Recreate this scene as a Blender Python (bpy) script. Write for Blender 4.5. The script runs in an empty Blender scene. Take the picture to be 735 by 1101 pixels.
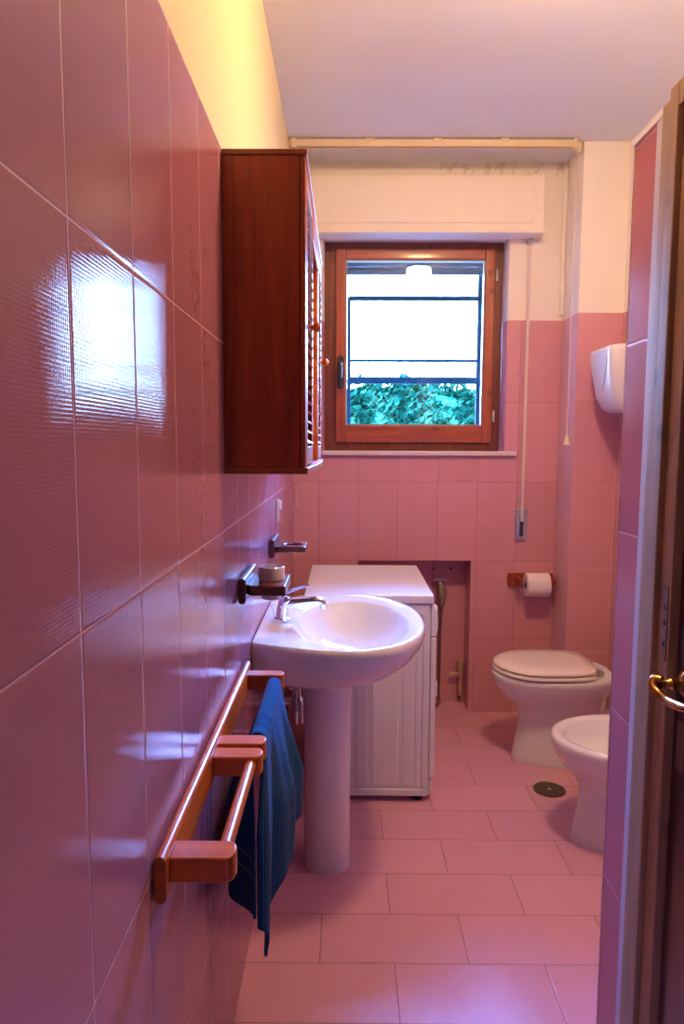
import bpy, bmesh, math, random
from mathutils import Vector, Matrix
random.seed(7)
PI = math.pi
C = bpy.context.scene.collection
XL, D, H = -0.2625, 3.466, 2.74          # left wall, window wall, ceiling height
XR, XP, YP = 1.27, 0.60, 1.505           # right wall, partition face, partition end
YB = -1.2                                # wall behind the camera

# ---------------------------------------------------------------- materials
def newmat(name):
    m = bpy.data.materials.new(name); m.use_nodes = True
    nt = m.node_tree
    for n in list(nt.nodes): nt.nodes.remove(n)
    out = nt.nodes.new('ShaderNodeOutputMaterial'); b = nt.nodes.new('ShaderNodeBsdfPrincipled')
    nt.links.new(b.outputs[0], out.inputs[0])
    return m, nt, b
class NB:
    def __init__(s, nt): s.nt = nt
    def _set(s, inp, v):
        if hasattr(v, 'is_output') or isinstance(v, bpy.types.NodeSocket): s.nt.links.new(v, inp)
        elif v is not None: inp.default_value = v
    def m(s, op, a, b=None, c=None):
        n = s.nt.nodes.new('ShaderNodeMath'); n.operation = op
        s._set(n.inputs[0], a); s._set(n.inputs[1], b)
        if c is not None: s._set(n.inputs[2], c)
        return n.outputs[0]
    def coord(s):
        t = s.nt.nodes.new('ShaderNodeTexCoord'); return t.outputs['Object']
    def sep(s, v):
        n = s.nt.nodes.new('ShaderNodeSeparateXYZ'); s._set(n.inputs[0], v); return n.outputs
    def comb(s, x, y, z):
        n = s.nt.nodes.new('ShaderNodeCombineXYZ')
        for i, v in enumerate((x, y, z)): s._set(n.inputs[i], v)
        return n.outputs[0]
    def noise(s, v, scale, detail=3, rough=.5, dist=0):
        n = s.nt.nodes.new('ShaderNodeTexNoise'); s._set(n.inputs['Vector'], v)
        n.inputs['Scale'].default_value = scale; n.inputs['Detail'].default_value = detail
        n.inputs['Roughness'].default_value = rough; n.inputs['Distortion'].default_value = dist
        return n.outputs[0]
    def white(s, v):
        n = s.nt.nodes.new('ShaderNodeTexWhiteNoise'); n.noise_dimensions = '3D'; s._set(n.inputs['Vector'], v); return n.outputs['Value']
    def mix(s, f, a, b):
        n = s.nt.nodes.new('ShaderNodeMix'); n.data_type = 'RGBA'
        s._set(n.inputs[0], f)
        for i, v in ((6, a), (7, b)):
            if isinstance(v, tuple): n.inputs[i].default_value = (*v, 1) if len(v) == 3 else v
            else: s.nt.links.new(v, n.inputs[i])
        return n.outputs[2]
    def ramp(s, f, stops):
        n = s.nt.nodes.new('ShaderNodeValToRGB'); s._set(n.inputs[0], f); e = n.color_ramp.elements
        while len(e) < len(stops): e.new(.5)
        for q, (p, c) in zip(e, stops): q.position = p; q.color = (*c, 1)
        return n.outputs[0]
    def bump(s, h, strength, dist, normal=None):
        n = s.nt.nodes.new('ShaderNodeBump'); n.inputs['Strength'].default_value = strength
        n.inputs['Distance'].default_value = dist; s._set(n.inputs['Height'], h)
        if normal is not None: s.nt.links.new(normal, n.inputs['Normal'])
        return n.outputs[0]

def plain(name, col, rough=.4, metal=0, coat=0, nscale=40, nvar=.06, bumpd=0, spec=.5, trans=0):
    m, nt, b = newmat(name); n = NB(nt)
    f = n.noise(n.coord(), nscale, 3)
    lo = tuple(c*(1-nvar) for c in col); hi = tuple(min(1, c*(1+nvar)) for c in col)
    nt.links.new(n.mix(f, lo, hi), b.inputs['Base Color'])
    b.inputs['Roughness'].default_value = rough; b.inputs['Metallic'].default_value = metal
    b.inputs['Coat Weight'].default_value = coat; b.inputs['Specular IOR Level'].default_value = spec
    b.inputs['Coat Roughness'].default_value = .05
    b.inputs['Transmission Weight'].default_value = trans
    if bumpd: nt.links.new(n.bump(f, .5, bumpd), b.inputs['Normal'])
    return m

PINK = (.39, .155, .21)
def tile_mat(name, ua, va, u0, v0, su, sv, brick=False, top=None, paint=(.8, .76, .68), col=PINK,
             grout=(.74, .50, .56), spec=.35, stains=False, rough=.13, gw=.0022, dots=.55, mould=False, wob=.6):
    m, nt, b = newmat(name); n = NB(nt)
    co = n.coord(); s = n.sep(co); U, V = s[ua], s[va]
    vv = n.m('DIVIDE', n.m('SUBTRACT', V, v0), sv); row = n.m('FLOOR', vv)
    uu = n.m('DIVIDE', n.m('SUBTRACT', U, u0), su)
    if brick: uu = n.m('ADD', uu, n.m('MULTIPLY', n.m('FLOORED_MODULO', row, 2.0), .5))
    colu = n.m('FLOOR', uu)
    fu = n.m('MULTIPLY', n.m('SUBTRACT', .5, n.m('ABSOLUTE', n.m('SUBTRACT', n.m('FRACT', uu), .5))), su)
    fv = n.m('MULTIPLY', n.m('SUBTRACT', .5, n.m('ABSOLUTE', n.m('SUBTRACT', n.m('FRACT', vv), .5))), sv)
    dmin = n.m('MINIMUM', fu, fv)
    g = n.m('LESS_THAN', dmin, gw/2)
    edge = n.m('MINIMUM', n.m('DIVIDE', dmin, .004), 1.0)
    ident = n.comb(colu, row, 0.0)
    w = n.white(ident)
    tone = n.mix(w, tuple(c*.95 for c in col), tuple(min(1, c*1.05) for c in col))
    tone = n.mix(n.m('MULTIPLY', n.noise(co, 14, 4), .25), tone, tuple(c*.72 for c in col))
    c1 = n.mix(g, tone, grout)
    if stains:      # brown limescale specks running down the tiles
        z = s[2]; y = s[1]
        st = n.comb(n.m('MULTIPLY', y, 150.0), 0.0, n.m('MULTIPLY', z, 70.0))
        k = n.m('GREATER_THAN', n.noise(st, 1.0, 2, .6), .575)
        band = n.m('MULTIPLY', n.m('LESS_THAN', n.m('ABSOLUTE', n.m('SUBTRACT', y, 1.265)), .085), n.m('GREATER_THAN', z, .55))
        blot = n.m('GREATER_THAN', n.noise(n.comb(n.m('MULTIPLY', y, 14.0), 0.0, n.m('MULTIPLY', z, 5.0)), 1.0, 2), .53)
        band = n.m('MULTIPLY', band, n.m('LESS_THAN', z, 1.75))
        k = n.m('MULTIPLY', n.m('MULTIPLY', k, n.m('MULTIPLY', band, blot)), .7)
        c1 = n.mix(k, c1, (.16, .05, .03))
    R = rough
    # pressed dot texture of the tile glaze, slightly wavy tile faces
    h = n.m('MULTIPLY', n.m('SINE', n.m('MULTIPLY', n.m('ADD', U, V), 2*PI/.0085)), n.m('SINE', n.m('MULTIPLY', n.m('SUBTRACT', U, V), 2*PI/.0085)))
    nb = n.bump(h, dots, .00012)
    nb = n.bump(n.noise(co, 9, 2), wob, .0006, nb)
    nb = n.bump(edge, .6, .0012, nb)
    rr = n.m('ADD', n.m('MULTIPLY', g, .5), n.m('ADD', R, n.m('MULTIPLY', n.noise(co, 30, 3), .04)))
    if top is not None:
        p = n.m('GREATER_THAN', s[2], top)
        pc = n.mix(n.noise(co, 6, 4), tuple(c*.95 for c in paint), tuple(min(1, c*1.03) for c in paint))
        if mould:    # grey mould blotches under the ceiling
            q = n.noise(n.comb(n.m('MULTIPLY', s[0], 26.0), 0.0, n.m('MULTIPLY', s[2], 16.0)), 1.0, 4, .6)
            zone = n.m('MULTIPLY', n.m('GREATER_THAN', s[2], 2.665), n.m('GREATER_THAN', s[0], .45))
            pc = n.mix(n.m('MULTIPLY', n.m('MULTIPLY', n.m('GREATER_THAN', q, .55), zone), .28), pc, (.35, .32, .30))
        c1 = n.mix(p, c1, pc)
        rr = n.m('ADD', n.m('MULTIPLY', n.m('SUBTRACT', 1.0, p), rr), n.m('MULTIPLY', p, .75))
        pb = n.bump(n.noise(co, 120, 2), .15, .001)
        mx = nt.nodes.new('ShaderNodeMix'); mx.data_type = 'VECTOR'
        nt.links.new(p, mx.inputs[0]); nt.links.new(nb, mx.inputs[4]); nt.links.new(pb, mx.inputs[5]); nb = mx.outputs[1]
    nt.links.new(c1, b.inputs['Base Color']); nt.links.new(rr, b.inputs['Roughness']); nt.links.new(nb, b.inputs['Normal'])
    b.inputs['Specular IOR Level'].default_value = spec
    return m

def wood_mat(name, dark, light, axis=2, rough=.3, coat=.3, scale=1.0):
    m, nt, b = newmat(name); n = NB(nt); s = n.sep(n.coord())
    k = [26.0, 26.0, 26.0]; k[axis] = 2.2
    v = n.comb(n.m('MULTIPLY', s[0], k[0]*scale), n.m('MULTIPLY', s[1], k[1]*scale), n.m('MULTIPLY', s[2], k[2]*scale))
    f = n.noise(v, 1.0, 5, .55, 1.2)
    k2 = [300.0]*3; k2[axis] = 12.0
    f2 = n.noise(n.comb(*[n.m('MULTIPLY', s[i], k2[i]) for i in range(3)]), 1.0, 3)
    f = n.m('ADD', n.m('MULTIPLY', f, .8), n.m('MULTIPLY', f2, .2))
    c = n.ramp(f, [(.32, dark), (.5, tuple((a+b_)/2 for a, b_ in zip(dark, light))), (.68, light)])
    # knots
    vo = nt.nodes.new('ShaderNodeTexVoronoi'); vo.inputs['Scale'].default_value = 1.0
    k3 = [8.0]*3; k3[axis] = 6.0
    nt.links.new(n.comb(*[n.m('MULTIPLY', s[i], k3[i]) for i in range(3)]), vo.inputs['Vector'])
    kn = n.m('MAXIMUM', 0.0, n.m('SUBTRACT', 1.0, n.m('DIVIDE', vo.outputs['Distance'], .16)))
    c = n.mix(n.m('MULTIPLY', kn, .9), c, tuple(x*.35 for x in dark))
    nt.links.new(c, b.inputs['Base Color'])
    b.inputs['Roughness'].default_value = rough; b.inputs['Coat Weight'].default_value = coat; b.inputs['Coat Roughness'].default_value = .12
    nt.links.new(n.bump(f2, .15, .0006), b.inputs['Normal'])
    return m

M = {}
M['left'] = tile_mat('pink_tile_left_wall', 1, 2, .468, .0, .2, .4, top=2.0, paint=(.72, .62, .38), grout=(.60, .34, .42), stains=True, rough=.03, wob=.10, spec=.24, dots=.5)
M['back'] = tile_mat('pink_tile_window_wall', 0, 2, -.137, -.004, .2, .4, top=1.995, paint=(.86, .82, .76), mould=True, col=(.66, .32, .38), grout=(.40, .17, .22), rough=.2)
M['pillar'] = tile_mat('pink_tile_pillar', 0, 2, 1.063, -.004, .2, .4, top=1.99, col=(.66, .32, .38), grout=(.70, .44, .48), paint=(.87, .84, .78), rough=.2)
M['right'] = tile_mat('pink_tile_right_wall', 1, 2, 3.21, -.004, .2, .4, top=1.99, col=(.66, .32, .38), grout=(.70, .44, .48), paint=(.87, .84, .78), rough=.2)
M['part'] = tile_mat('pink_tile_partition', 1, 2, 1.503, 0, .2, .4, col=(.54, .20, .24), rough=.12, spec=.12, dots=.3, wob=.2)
M['floor'] = tile_mat('pink_floor_tile', 0, 1, .3375, 1.7167, .402, .1937, brick=True, col=(.68, .355, .46), grout=(.28, .13, .14), rough=.05, gw=.0028, dots=1.4, spec=.5, wob=.5)
M['ceil'] = plain('ceiling_paint', (.76, .80, .78), .85, nscale=5, nvar=.03, bumpd=.0006)
M['white'] = plain('white_paint', (.84, .80, .73), .5, nscale=20, nvar=.02)
M['cream'] = plain('cream_metal_rail', (.72, .62, .40), .4, nscale=20, nvar=.05)
M['marble'] = plain('sill_marble', (.72, .66, .66), .3, nscale=18, nvar=.14)
M['ceramic'] = plain('white_ceramic', (.78, .81, .80), .08, coat=.6, nscale=3, nvar=.015)
M['seat'] = plain('cream_seat_plastic', (.82, .78, .70), .16, coat=.4, nscale=3, nvar=.02)
M['rubber'] = plain('dark_rubber', (.03, .03, .032), .5)
M['enamel'] = plain('white_enamel', (.77, .80, .82), .3, coat=.25, nscale=4, nvar=.02)
M['enamel_side'] = plain('grey_white_enamel', (.74, .76, .78), .38, coat=.1, nscale=4, nvar=.03)
M['chrome'] = plain('chrome', (.82, .83, .85), .08, metal=1, nscale=10, nvar=.02)
M['brass'] = plain('aged_brass', (.55, .30, .08), .2, metal=1, nscale=60, nvar=.25)
M['cab'] = wood_mat('dark_cherry_wood', (.17, .022, .006), (.42, .065, .012), 2, .4, .12, .8)
M['cabh'] = wood_mat('dark_cherry_wood_across', (.20, .04, .008), (.34, .09, .015), 0, .35, .25)
M['win'] = wood_mat('window_pine', (.25, .05, .03), (.46, .12, .062), 2, .35, .3)
M['winh'] = wood_mat('window_pine_across', (.25, .05, .03), (.46, .12, .062), 0, .35, .3)
M['wdark'] = wood_mat('window_frame_brown', (.10, .02, .014), (.22, .055, .03), 2, .4, .2)
M['rail'] = wood_mat('orange_beech', (.30, .055, .001), (.66, .15, .003), 1, .28, .12)
M['railx'] = wood_mat('orange_beech_across', (.30, .055, .001), (.66, .15, .003), 0, .28, .12)
M['mah'] = wood_mat('mahogany', (.06, .010, .008), (.12, .022, .012), 1, .3, .5)
M['casing'] = wood_mat('door_casing_beige', (.30, .20, .11), (.46, .32, .18), 2, .6, 0)
M['casdark'] = wood_mat('door_jamb_brown', (.10, .05, .03), (.2, .11, .06), 2, .4, .2)
M['leaf'] = wood_mat('dark_door_wood', (.018, .006, .007), (.05, .014, .014), 2, .35, .4)
M['steel'] = plain('grey_steel', (.45, .46, .50), .35, metal=.8)
M['wsteel'] = plain('dark_window_fitting', (.05, .08, .10), .25, metal=.6)
M['drain'] = plain('drain_bronze', (.13, .10, .08), .4, metal=.7)
M['cardboard'] = plain('cardboard', (.4, .27, .15), .8)
M['paper'] = plain('tissue_paper', (.84, .78, .78), .9, nscale=120, nvar=.05, bumpd=.0006)
M['plastic'] = plain('bluish_white_plastic', (.72, .75, .82), .2, coat=.3, nscale=4, nvar=.02)
M['beige'] = plain('ivory_plastic', (.76, .68, .50), .4)
M['valve'] = plain('painted_valve', (.60, .42, .28), .35, metal=.2, nscale=80, nvar=.25)
M['cloth'] = plain('grey_rag', (.28, .22, .18), .9, nscale=90, nvar=.3, bumpd=.002)
M['hose'] = plain('dark_hose', (.16, .10, .10), .5)
M['teal'] = plain('screen_frame_metal', (.003, .028, .036), .7, spec=.1)
M['slat'] = plain('shutter_slat', (.03, .055, .06), .5, nscale=10, nvar=.05)
M['bark'] = plain('bark', (.12, .08, .05), .9, nscale=30, nvar=.3)
# towel
def towel_mat():
    m, nt, b = newmat('blue_terry'); n = NB(nt)
    uv = nt.nodes.new('ShaderNodeUVMap'); s = n.sep(uv.outputs[0])
    rib = n.m('SINE', n.m('MULTIPLY', s[0], 2*PI*85))
    nz = n.noise(n.coord(), 260, 4, .7)
    c = n.mix(nz, (.0008, .033, .12), (.004, .105, .28))
    c = n.mix(n.m('MULTIPLY', n.m('LESS_THAN', rib, -.3), .18), c, (.001, .05, .16))
    dash = n.m('GREATER_THAN', n.m('FRACT', n.m('MULTIPLY', s[0], 60)), .35)
    for v0 in (.105, .145):
        band = n.m('LESS_THAN', n.m('ABSOLUTE', n.m('SUBTRACT', s[1], v0)), .0028)
        c = n.mix(n.m('MULTIPLY', band, n.m('MULTIPLY', dash, .7)), c, (.25, .40, .55))
    nt.links.new(c, b.inputs['Base Color']); b.inputs['Roughness'].default_value = .95
    b.inputs['Sheen Weight'].default_value = .08; b.inputs['Specular IOR Level'].default_value = .1
    h = n.m('ADD', n.m('MULTIPLY', rib, .5), nz)
    nt.links.new(n.bump(h, .8, .0025), b.inputs['Normal'])
    return m
M['towel'] = towel_mat()
def leaf_mat():
    m, nt, b = newmat('tree_leaves'); n = NB(nt)
    f = n.noise(n.coord(), 4.5, 4, .65)
    nt.links.new(n.ramp(f, [(.38, (.0004, .009, .0035)), (.5, (.002, .018, .007)), (.62, (.012, .045, .016))]), b.inputs['Base Color'])
    b.inputs['Roughness'].default_value = .9; b.inputs['Specular IOR Level'].default_value = 0
    return m
M['leaves'] = leaf_mat()
def glass_mat(name, tint=(1, 1, 1)):
    m, nt, b = newmat(name); n = NB(nt)
    tr = nt.nodes.new('ShaderNodeBsdfTransparent'); tr.inputs[0].default_value = (*tint, 1)
    gl = nt.nodes.new('ShaderNodeBsdfGlossy'); gl.inputs['Roughness'].default_value = .01
    fr = nt.nodes.new('ShaderNodeFresnel'); fr.inputs[0].default_value = 1.5
    mx = nt.nodes.new('ShaderNodeMixShader'); out = [x for x in nt.nodes if x.type == 'OUTPUT_MATERIAL'][0]
    nt.links.new(fr.outputs[0], mx.inputs[0]); nt.links.new(tr.outputs[0], mx.inputs[1]); nt.links.new(gl.outputs[0], mx.inputs[2])
    nt.links.new(mx.outputs[0], out.inputs[0]); nt.nodes.remove(b)
    return m
M['glass'] = glass_mat('window_glass', (.88, .97, 1))
M['porthole'] = plain('porthole_glass', (.12, .13, .15), .05, coat=.6)
def mirror_mat():
    return plain('mirror', (.9, .9, .9), .01, metal=1, nvar=0)
M['mirror'] = mirror_mat()
def emit_mat(name, col, st):
    m, nt, b = newmat(name)
    b.inputs['Base Color'].default_value = (.8, .8, .8, 1)
    b.inputs['Emission Color'].default_value = (*col, 1); b.inputs['Emission Strength'].default_value = st
    return m
LAMP_STRENGTH = 145
M['lamp'] = emit_mat('lit_opal_glass', (1.0, .60, .30), LAMP_STRENGTH)

# ---------------------------------------------------------------- geometry helpers
def obj(name, bm, mat, parent=None, smooth=False, bevel=0, seg=2, sub=0, angle=40, loc=None):
    me = bpy.data.meshes.new(name)
    bmesh.ops.recalc_face_normals(bm, faces=bm.faces)
    bm.to_mesh(me); bm.free()
    if isinstance(mat, (list, tuple)):
        for q in mat: me.materials.append(q)
    else: me.materials.append(mat)
    o = bpy.data.objects.new(name, me); C.objects.link(o)
    if smooth:
        me.polygons.foreach_set('use_smooth', [True]*len(me.polygons))
        if angle < 180:
            me.set_sharp_from_angle(angle=math.radians(angle))
    if bevel:
        b = o.modifiers.new('bevel', 'BEVEL'); b.width = bevel; b.segments = seg; b.limit_method = 'ANGLE'; b.angle_limit = math.radians(35)
        me.polygons.foreach_set('use_smooth', [True]*len(me.polygons))
        w = o.modifiers.new('wn', 'WEIGHTED_NORMAL'); w.keep_sharp = True
    if sub:
        s_ = o.modifiers.new('sub', 'SUBSURF'); s_.levels = sub; s_.render_levels = sub
    if parent is not None:
        o.parent = parent
        if parent.type == 'EMPTY' or True:
            o.matrix_parent_inverse = parent_world(parent).inverted()
    return o
WORLD = {}
def parent_world(p):
    m = Matrix.Translation(p.location) @ p.rotation_euler.to_matrix().to_4x4()
    if p.parent is not None:
        return parent_world(p.parent) @ p.matrix_parent_inverse @ m
    return m
def thing(name, label, cat, loc=(0, 0, 0), group=None):
    o = bpy.data.objects.new(name, None); C.objects.link(o); o.location = loc; o.empty_display_size = .05
    o['label'] = label; o['category'] = cat
    if group: o['group'] = group
    return o
def tag(o, label, cat, group=None, kind=None):
    o['label'] = label; o['category'] = cat
    if group: o['group'] = group
    if kind: o['kind'] = kind
    return o
def struct(o): o['kind'] = 'structure'; return o
def box(bm, x0, x1, y0, y1, z0, z1):
    v = [bm.verts.new(p) for p in [(x0, y0, z0), (x1, y0, z0), (x1, y1, z0), (x0, y1, z0), (x0, y0, z1), (x1, y0, z1), (x1, y1, z1), (x0, y1, z1)]]
    for f in [(0, 3, 2, 1), (4, 5, 6, 7), (0, 1, 5, 4), (1, 2, 6, 5), (2, 3, 7, 6), (3, 0, 4, 7)]: bm.faces.new([v[i] for i in f])
    return bm
def B(*a):
    bm = bmesh.new()
    if len(a) and isinstance(a[0], (tuple, list)):
        for q in a: box(bm, *q)
    else: box(bm, *a)
    return bm
def loft(rings, cap0=True, cap1=True, closed=True, bm=None):
    bm = bm or bmesh.new(); R = [[bm.verts.new(p) for p in r] for r in rings]; n = len(R[0])
    for a, b in zip(R, R[1:]):
        for i in range(n if closed else n-1):
            j = (i+1) % n
            bm.faces.new((a[i], a[j], b[j], b[i]))
    if cap0: bm.faces.new(list(reversed(R[0])))
    if cap1: bm.faces.new(R[-1])
    return bm
def circ(c, r, axis, n=20, ry=None):
    ry = ry or r; out = []
    for i in range(n):
        a = 2*PI*i/n; u, v = r*math.cos(a), ry*math.sin(a)
        out.append({'z': (c[0]+u, c[1]+v, c[2]), 'x': (c[0], c[1]+u, c[2]+v), 'y': (c[0]+u, c[1], c[2]+v)}[axis])
    return out
def cyl(c0, c1, r, axis, n=20, r1=None, bm=None):
    return loft([circ(c0, r, axis, n), circ(c1, r1 if r1 is not None else r, axis, n)], bm=bm)
def lathe(c, prof, axis='z', n=28, sgn=1, bm=None, cap0=True, cap1=True):
    rings = []
    for r, h in prof:
        p = {'z': (c[0], c[1], c[2]+sgn*h), 'x': (c[0]+sgn*h, c[1], c[2]), 'y': (c[0], c[1]+sgn*h, c[2])}[axis]
        rings.append(circ(p, max(r, 1e-4), axis, n))
    return loft(rings, cap0, cap1, bm=bm)
def tube(pts, r, n=10, bm=None, radii=None, sm=0):
    P = [Vector(p) for p in pts]
    if sm:      # Catmull-Rom
        Q = []; rr = []
        for i in range(len(P)-1):
            a, b, c, d = P[max(i-1, 0)], P[i], P[i+1], P[min(i+2, len(P)-1)]
            for k in range(sm):
                t = k/sm
                Q.append(.5*((2*b)+(c-a)*t+(2*a-5*b+4*c-d)*t*t+(3*b-a-3*c+d)*t**3))
                if radii: rr.append(radii[i]*(1-t)+radii[i+1]*t)
        Q.append(P[-1]); P = Q
        if radii: rr.append(radii[-1]); radii = rr
    rings = []; up = Vector((0, 0, 1)); prev = None
    for i, p in enumerate(P):
        t = (P[min(i+1, len(P)-1)]-P[max(i-1, 0)]).normalized()
        if prev is None:
            a = t.cross(up) if abs(t.dot(up)) < .95 else t.cross(Vector((1, 0, 0)))
        else: a = prev - t*prev.dot(t)
        a.normalize(); prev = a; b = t.cross(a)
        rad = radii[i] if radii else r
        rings.append([tuple(p+a*rad*math.cos(2*PI*k/n)+b*rad*math.sin(2*PI*k/n)) for k in range(n)])
    return loft(rings, bm=bm)
def extrude_poly(pts2, axis, a0, a1, bm=None):
    bm = bm or bmesh.new()
    def P(u, v, w): return {'x': (w, u, v), 'y': (u, w, v), 'z': (u, v, w)}[axis]
    return loft([[P(u, v, a0) for u, v in pts2], [P(u, v, a1) for u, v in pts2]], bm=bm)
def stadium(u0, u1, v0, v1, n=8, ends='uv', r=None):
    """rounded rectangle outline"""
    r = r or min(u1-u0, v1-v0)/2*.999; out = []
    for cx, cy, a0 in ((u1-r, v1-r, 0), (u0+r, v1-r, 90), (u0+r, v0+r, 180), (u1-r, v0+r, 270)):
        for i in range(n+1):
            a = math.radians(a0+90*i/n); out.append((cx+r*math.cos(a), cy+r*math.sin(a)))
    return out
def egg(x0, x1, cy, hw, z, n=48, back=5.0, xm=.45):
    """plan outline pointing to -x: round nose at x0, squarer end at x1"""
    xc = x0+(x1-x0)*xm; out = []
    for i in range(n):
        a = 2*PI*i/n; c, s = math.cos(a), math.sin(a)
        if c <= 0: out.append((xc+(xc-x0)*c, cy+hw*s, z))
        else:
            e = 2/back
            out.append((xc+(x1-xc)*abs(c)**e, cy+hw*math.copysign(abs(s)**e, s), z))
    return out

# ---------------------------------------------------------------- the room
def quad(bm, *p): bm.faces.new([bm.verts.new(q) for q in p])
bm = B(-.45, 1.45, YB-.1, 3.95, -.12, 0); struct(obj('floor', bm, M['floor']))
bm = B(-.45, 1.45, YB-.1, 3.80, H, H+.12); struct(obj('ceiling', bm, M['ceil']))
struct(obj('wall_left', B(XL-.15, XL, YB-.1, 3.80, 0, H), M['left']))
struct(obj('wall_right', B(XR, XR+.15, YB-.1, 3.80, 0, H), M['right']))
struct(obj('wall_front', B(XL, XR, YB-.1, YB, 0, H), plain('dark_bounce_cut_paint', (.16, .12, .10), .7)))  # unseen rear wall, darkened to cut its bounce onto the left tiles
# window wall with window opening (splayed reveal) and the low pipe niche
WX0, WX1, WZ0, WZ1 = -.12, .795, 1.350, 2.392
NX0, NX1, NZ1, NY = .066, .640, .795, 3.615
def back_wall():
    bm = bmesh.new(); xs = [XL, WX0, NX0, NX1, WX1, XR]; zs = [0, NZ1, WZ0, WZ1, H]
    for i in range(len(xs)-1):
        for j in range(len(zs)-1):
            xa, xb, za, zb = xs[i], xs[i+1], zs[j], zs[j+1]; mx, mz = (xa+xb)/2, (za+zb)/2
            if WX0 < mx < WX1 and WZ0 < mz < WZ1: hole = True
            elif NX0 < mx < NX1 and mz < NZ1: hole = True
            else: hole = False
            if not hole: quad(bm, (xa, D, za), (xb, D, za), (xb, D, zb), (xa, D, zb))
            if not (WX0 < mx < WX1 and WZ0 < mz < WZ1): quad(bm, (xa, 3.80, za), (xb, 3.80, za), (xb, 3.80, zb), (xa, 3.80, zb))
    # reveals
    def ring(y, x0, x1): return [(x0, y, WZ0), (x1, y, WZ0), (x1, y, WZ1), (x0, y, WZ1)]
    a, b, c = ring(D, WX0, WX1), ring(3.56, WX0+.01, WX1-.005), ring(3.80, WX0+.02, WX1-.01)
    for p, q in ((a, b), (b, c)):
        for i in range(4):
            j = (i+1) % 4; quad(bm, p[i], p[j], q[j], q[i])
    quad(bm, (NX0, D, 0), (NX0, NY, 0), (NX0, NY, NZ1), (NX0, D, NZ1))
    quad(bm, (NX1, D, 0), (NX1, NY, 0), (NX1, NY, NZ1), (NX1, D, NZ1))
    quad(bm, (NX0, D, NZ1), (NX1, D, NZ1), (NX1, NY, NZ1), (NX0, NY, NZ1))
    quad(bm, (NX0, NY, 0), (NX1, NY, 0), (NX1, NY, NZ1), (NX0, NY, NZ1))
    for z in (0, H): quad(bm, (XL, D, z), (XR, D, z), (XR, 3.8, z), (XL, 3.8, z)) if z else None
    bmesh.ops.remove_doubles(bm, verts=bm.verts, dist=1e-5)
    return bm
struct(obj('wall_back', back_wall(), M['back']))
struct(obj('wall_pillar', B(1.063, XR, 3.235, D, 0, H), M['pillar']))
# partition beside the camera: tiled end piece with a pale cap, door frame, wall behind the camera
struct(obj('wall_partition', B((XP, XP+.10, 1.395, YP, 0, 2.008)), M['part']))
struct(obj('wall_partition_rear', B((XP+.005, XP+.10, YB, .36, 0, 2.008), (XP+.005, XP+.10, .36, 1.395, 2.0, 2.02)), M['white']))
struct(obj('trim_1', B((XP-.004, XP+.104, YB, YP+.003, 2.008, 2.016), (XP-.001, XP+.004, YP-.001, YP+.001, 0, 2.008)), M['white'], bevel=.001))
# pale corner profile next to the tiles
struct(obj('trim_2', B(XP-.004, XP+.10, 1.359, 1.395, 0, 2.008), plain('lavender_white_paint', (.58, .55, .60), .6, spec=.2), bevel=.003))

door = struct(bpy.data.objects.new('door_1', None)); C.objects.link(door); door.location = (XP, 1.2, 0)
def jamb(name, y0, y1, x0, x1, mat, z1=2.018, z0=0): return obj(name, B(x0, x1, y0, y1, z0, z1), mat, door, bevel=.003)
jamb('door_casing', 1.322, 1.355, XP-.012, XP+.10, M['casing'])
jamb('door_casing', 1.282, 1.318, XP-.016, XP+.10, M['casing'], 2.03)
jamb('door_rebate', 1.318, 1.322, XP+.0, XP+.10, M['rubber'])
jf = jamb('door_frame', 1.236, 1.280, XP-.006, XP+.10, M['casing'], 1.955)
jamb('door_frame_groove', 1.280, 1.282, XP, XP+.1, M['rubber'], 1.955)
jamb('door_casing', .36, .43, XP-.016, XP+.10, M['casing'], 2.03)
obj('door_head', B((XP-.016, XP+.10, .43, 1.282, 1.985, 2.03), (XP-.006, XP+.10, .43, 1.236, 1.955, 1.981)), M['casing'], door, bevel=.003)
obj('strike_plate', B(XP-.008, XP-.004, 1.243, 1.262, .99, 1.13), M['casdark'], door, bevel=.001)
for z in (1.02, 1.06, 1.09):
    obj('screw', lathe((XP-.008, 1.252, z), [(.005, 0), (.005, .0015), (.001, .002)], 'x', 14, -1), M['rubber'], door, True)
leaf = obj('door_leaf', B((XP+.010, XP+.05, .432, 1.234, .008, 1.953)), M['leaf'], door, bevel=.003)
for z0, z1 in ((.12, .82), (.95+.18, 1.84)):
    bm = bmesh.new()
    for k, dd in ((0, .006), (.03, -.002)):
        y0, y1 = .53+k, 1.13-k
        box(bm, XP+.010-dd, XP+.014, y0, y1, z0+k, z1-k)
    obj('door_panel', bm, M['leaf'], leaf, bevel=.004)
# lever handle with rosette
hz, hy = .962, 1.197
hd = obj('door_handle', lathe((XP+.010, hy, hz), [(.024, 0), (.024, .003), (.019, .007), (.012, .010), (.0095, .020), (.012, .027), (.009, .034), (.008, .046)], 'x', 28, -1), M['brass'], leaf, True)
obj('lever', tube([(XP-.030, hy+.004, hz+.006), (XP-.040, hy+.012, hz+.004), (XP-.045, hy+.006, hz-.006), (XP-.042, hy-.012, hz-.014), (XP-.038, hy-.040, hz-.016), (XP-.038, hy-.08, hz-.010), (XP-.038, hy-.105, hz-.004)], .008, 16,
    radii=[.008, .0095, .0095, .009, .008, .0085, .006], sm=8), M['brass'], hd, True, angle=180)
obj('escutcheon', B(XP+.006, XP+.010, hy-.016, hy+.016, .80, .89), M['casdark'], leaf, bevel=.002)

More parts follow.
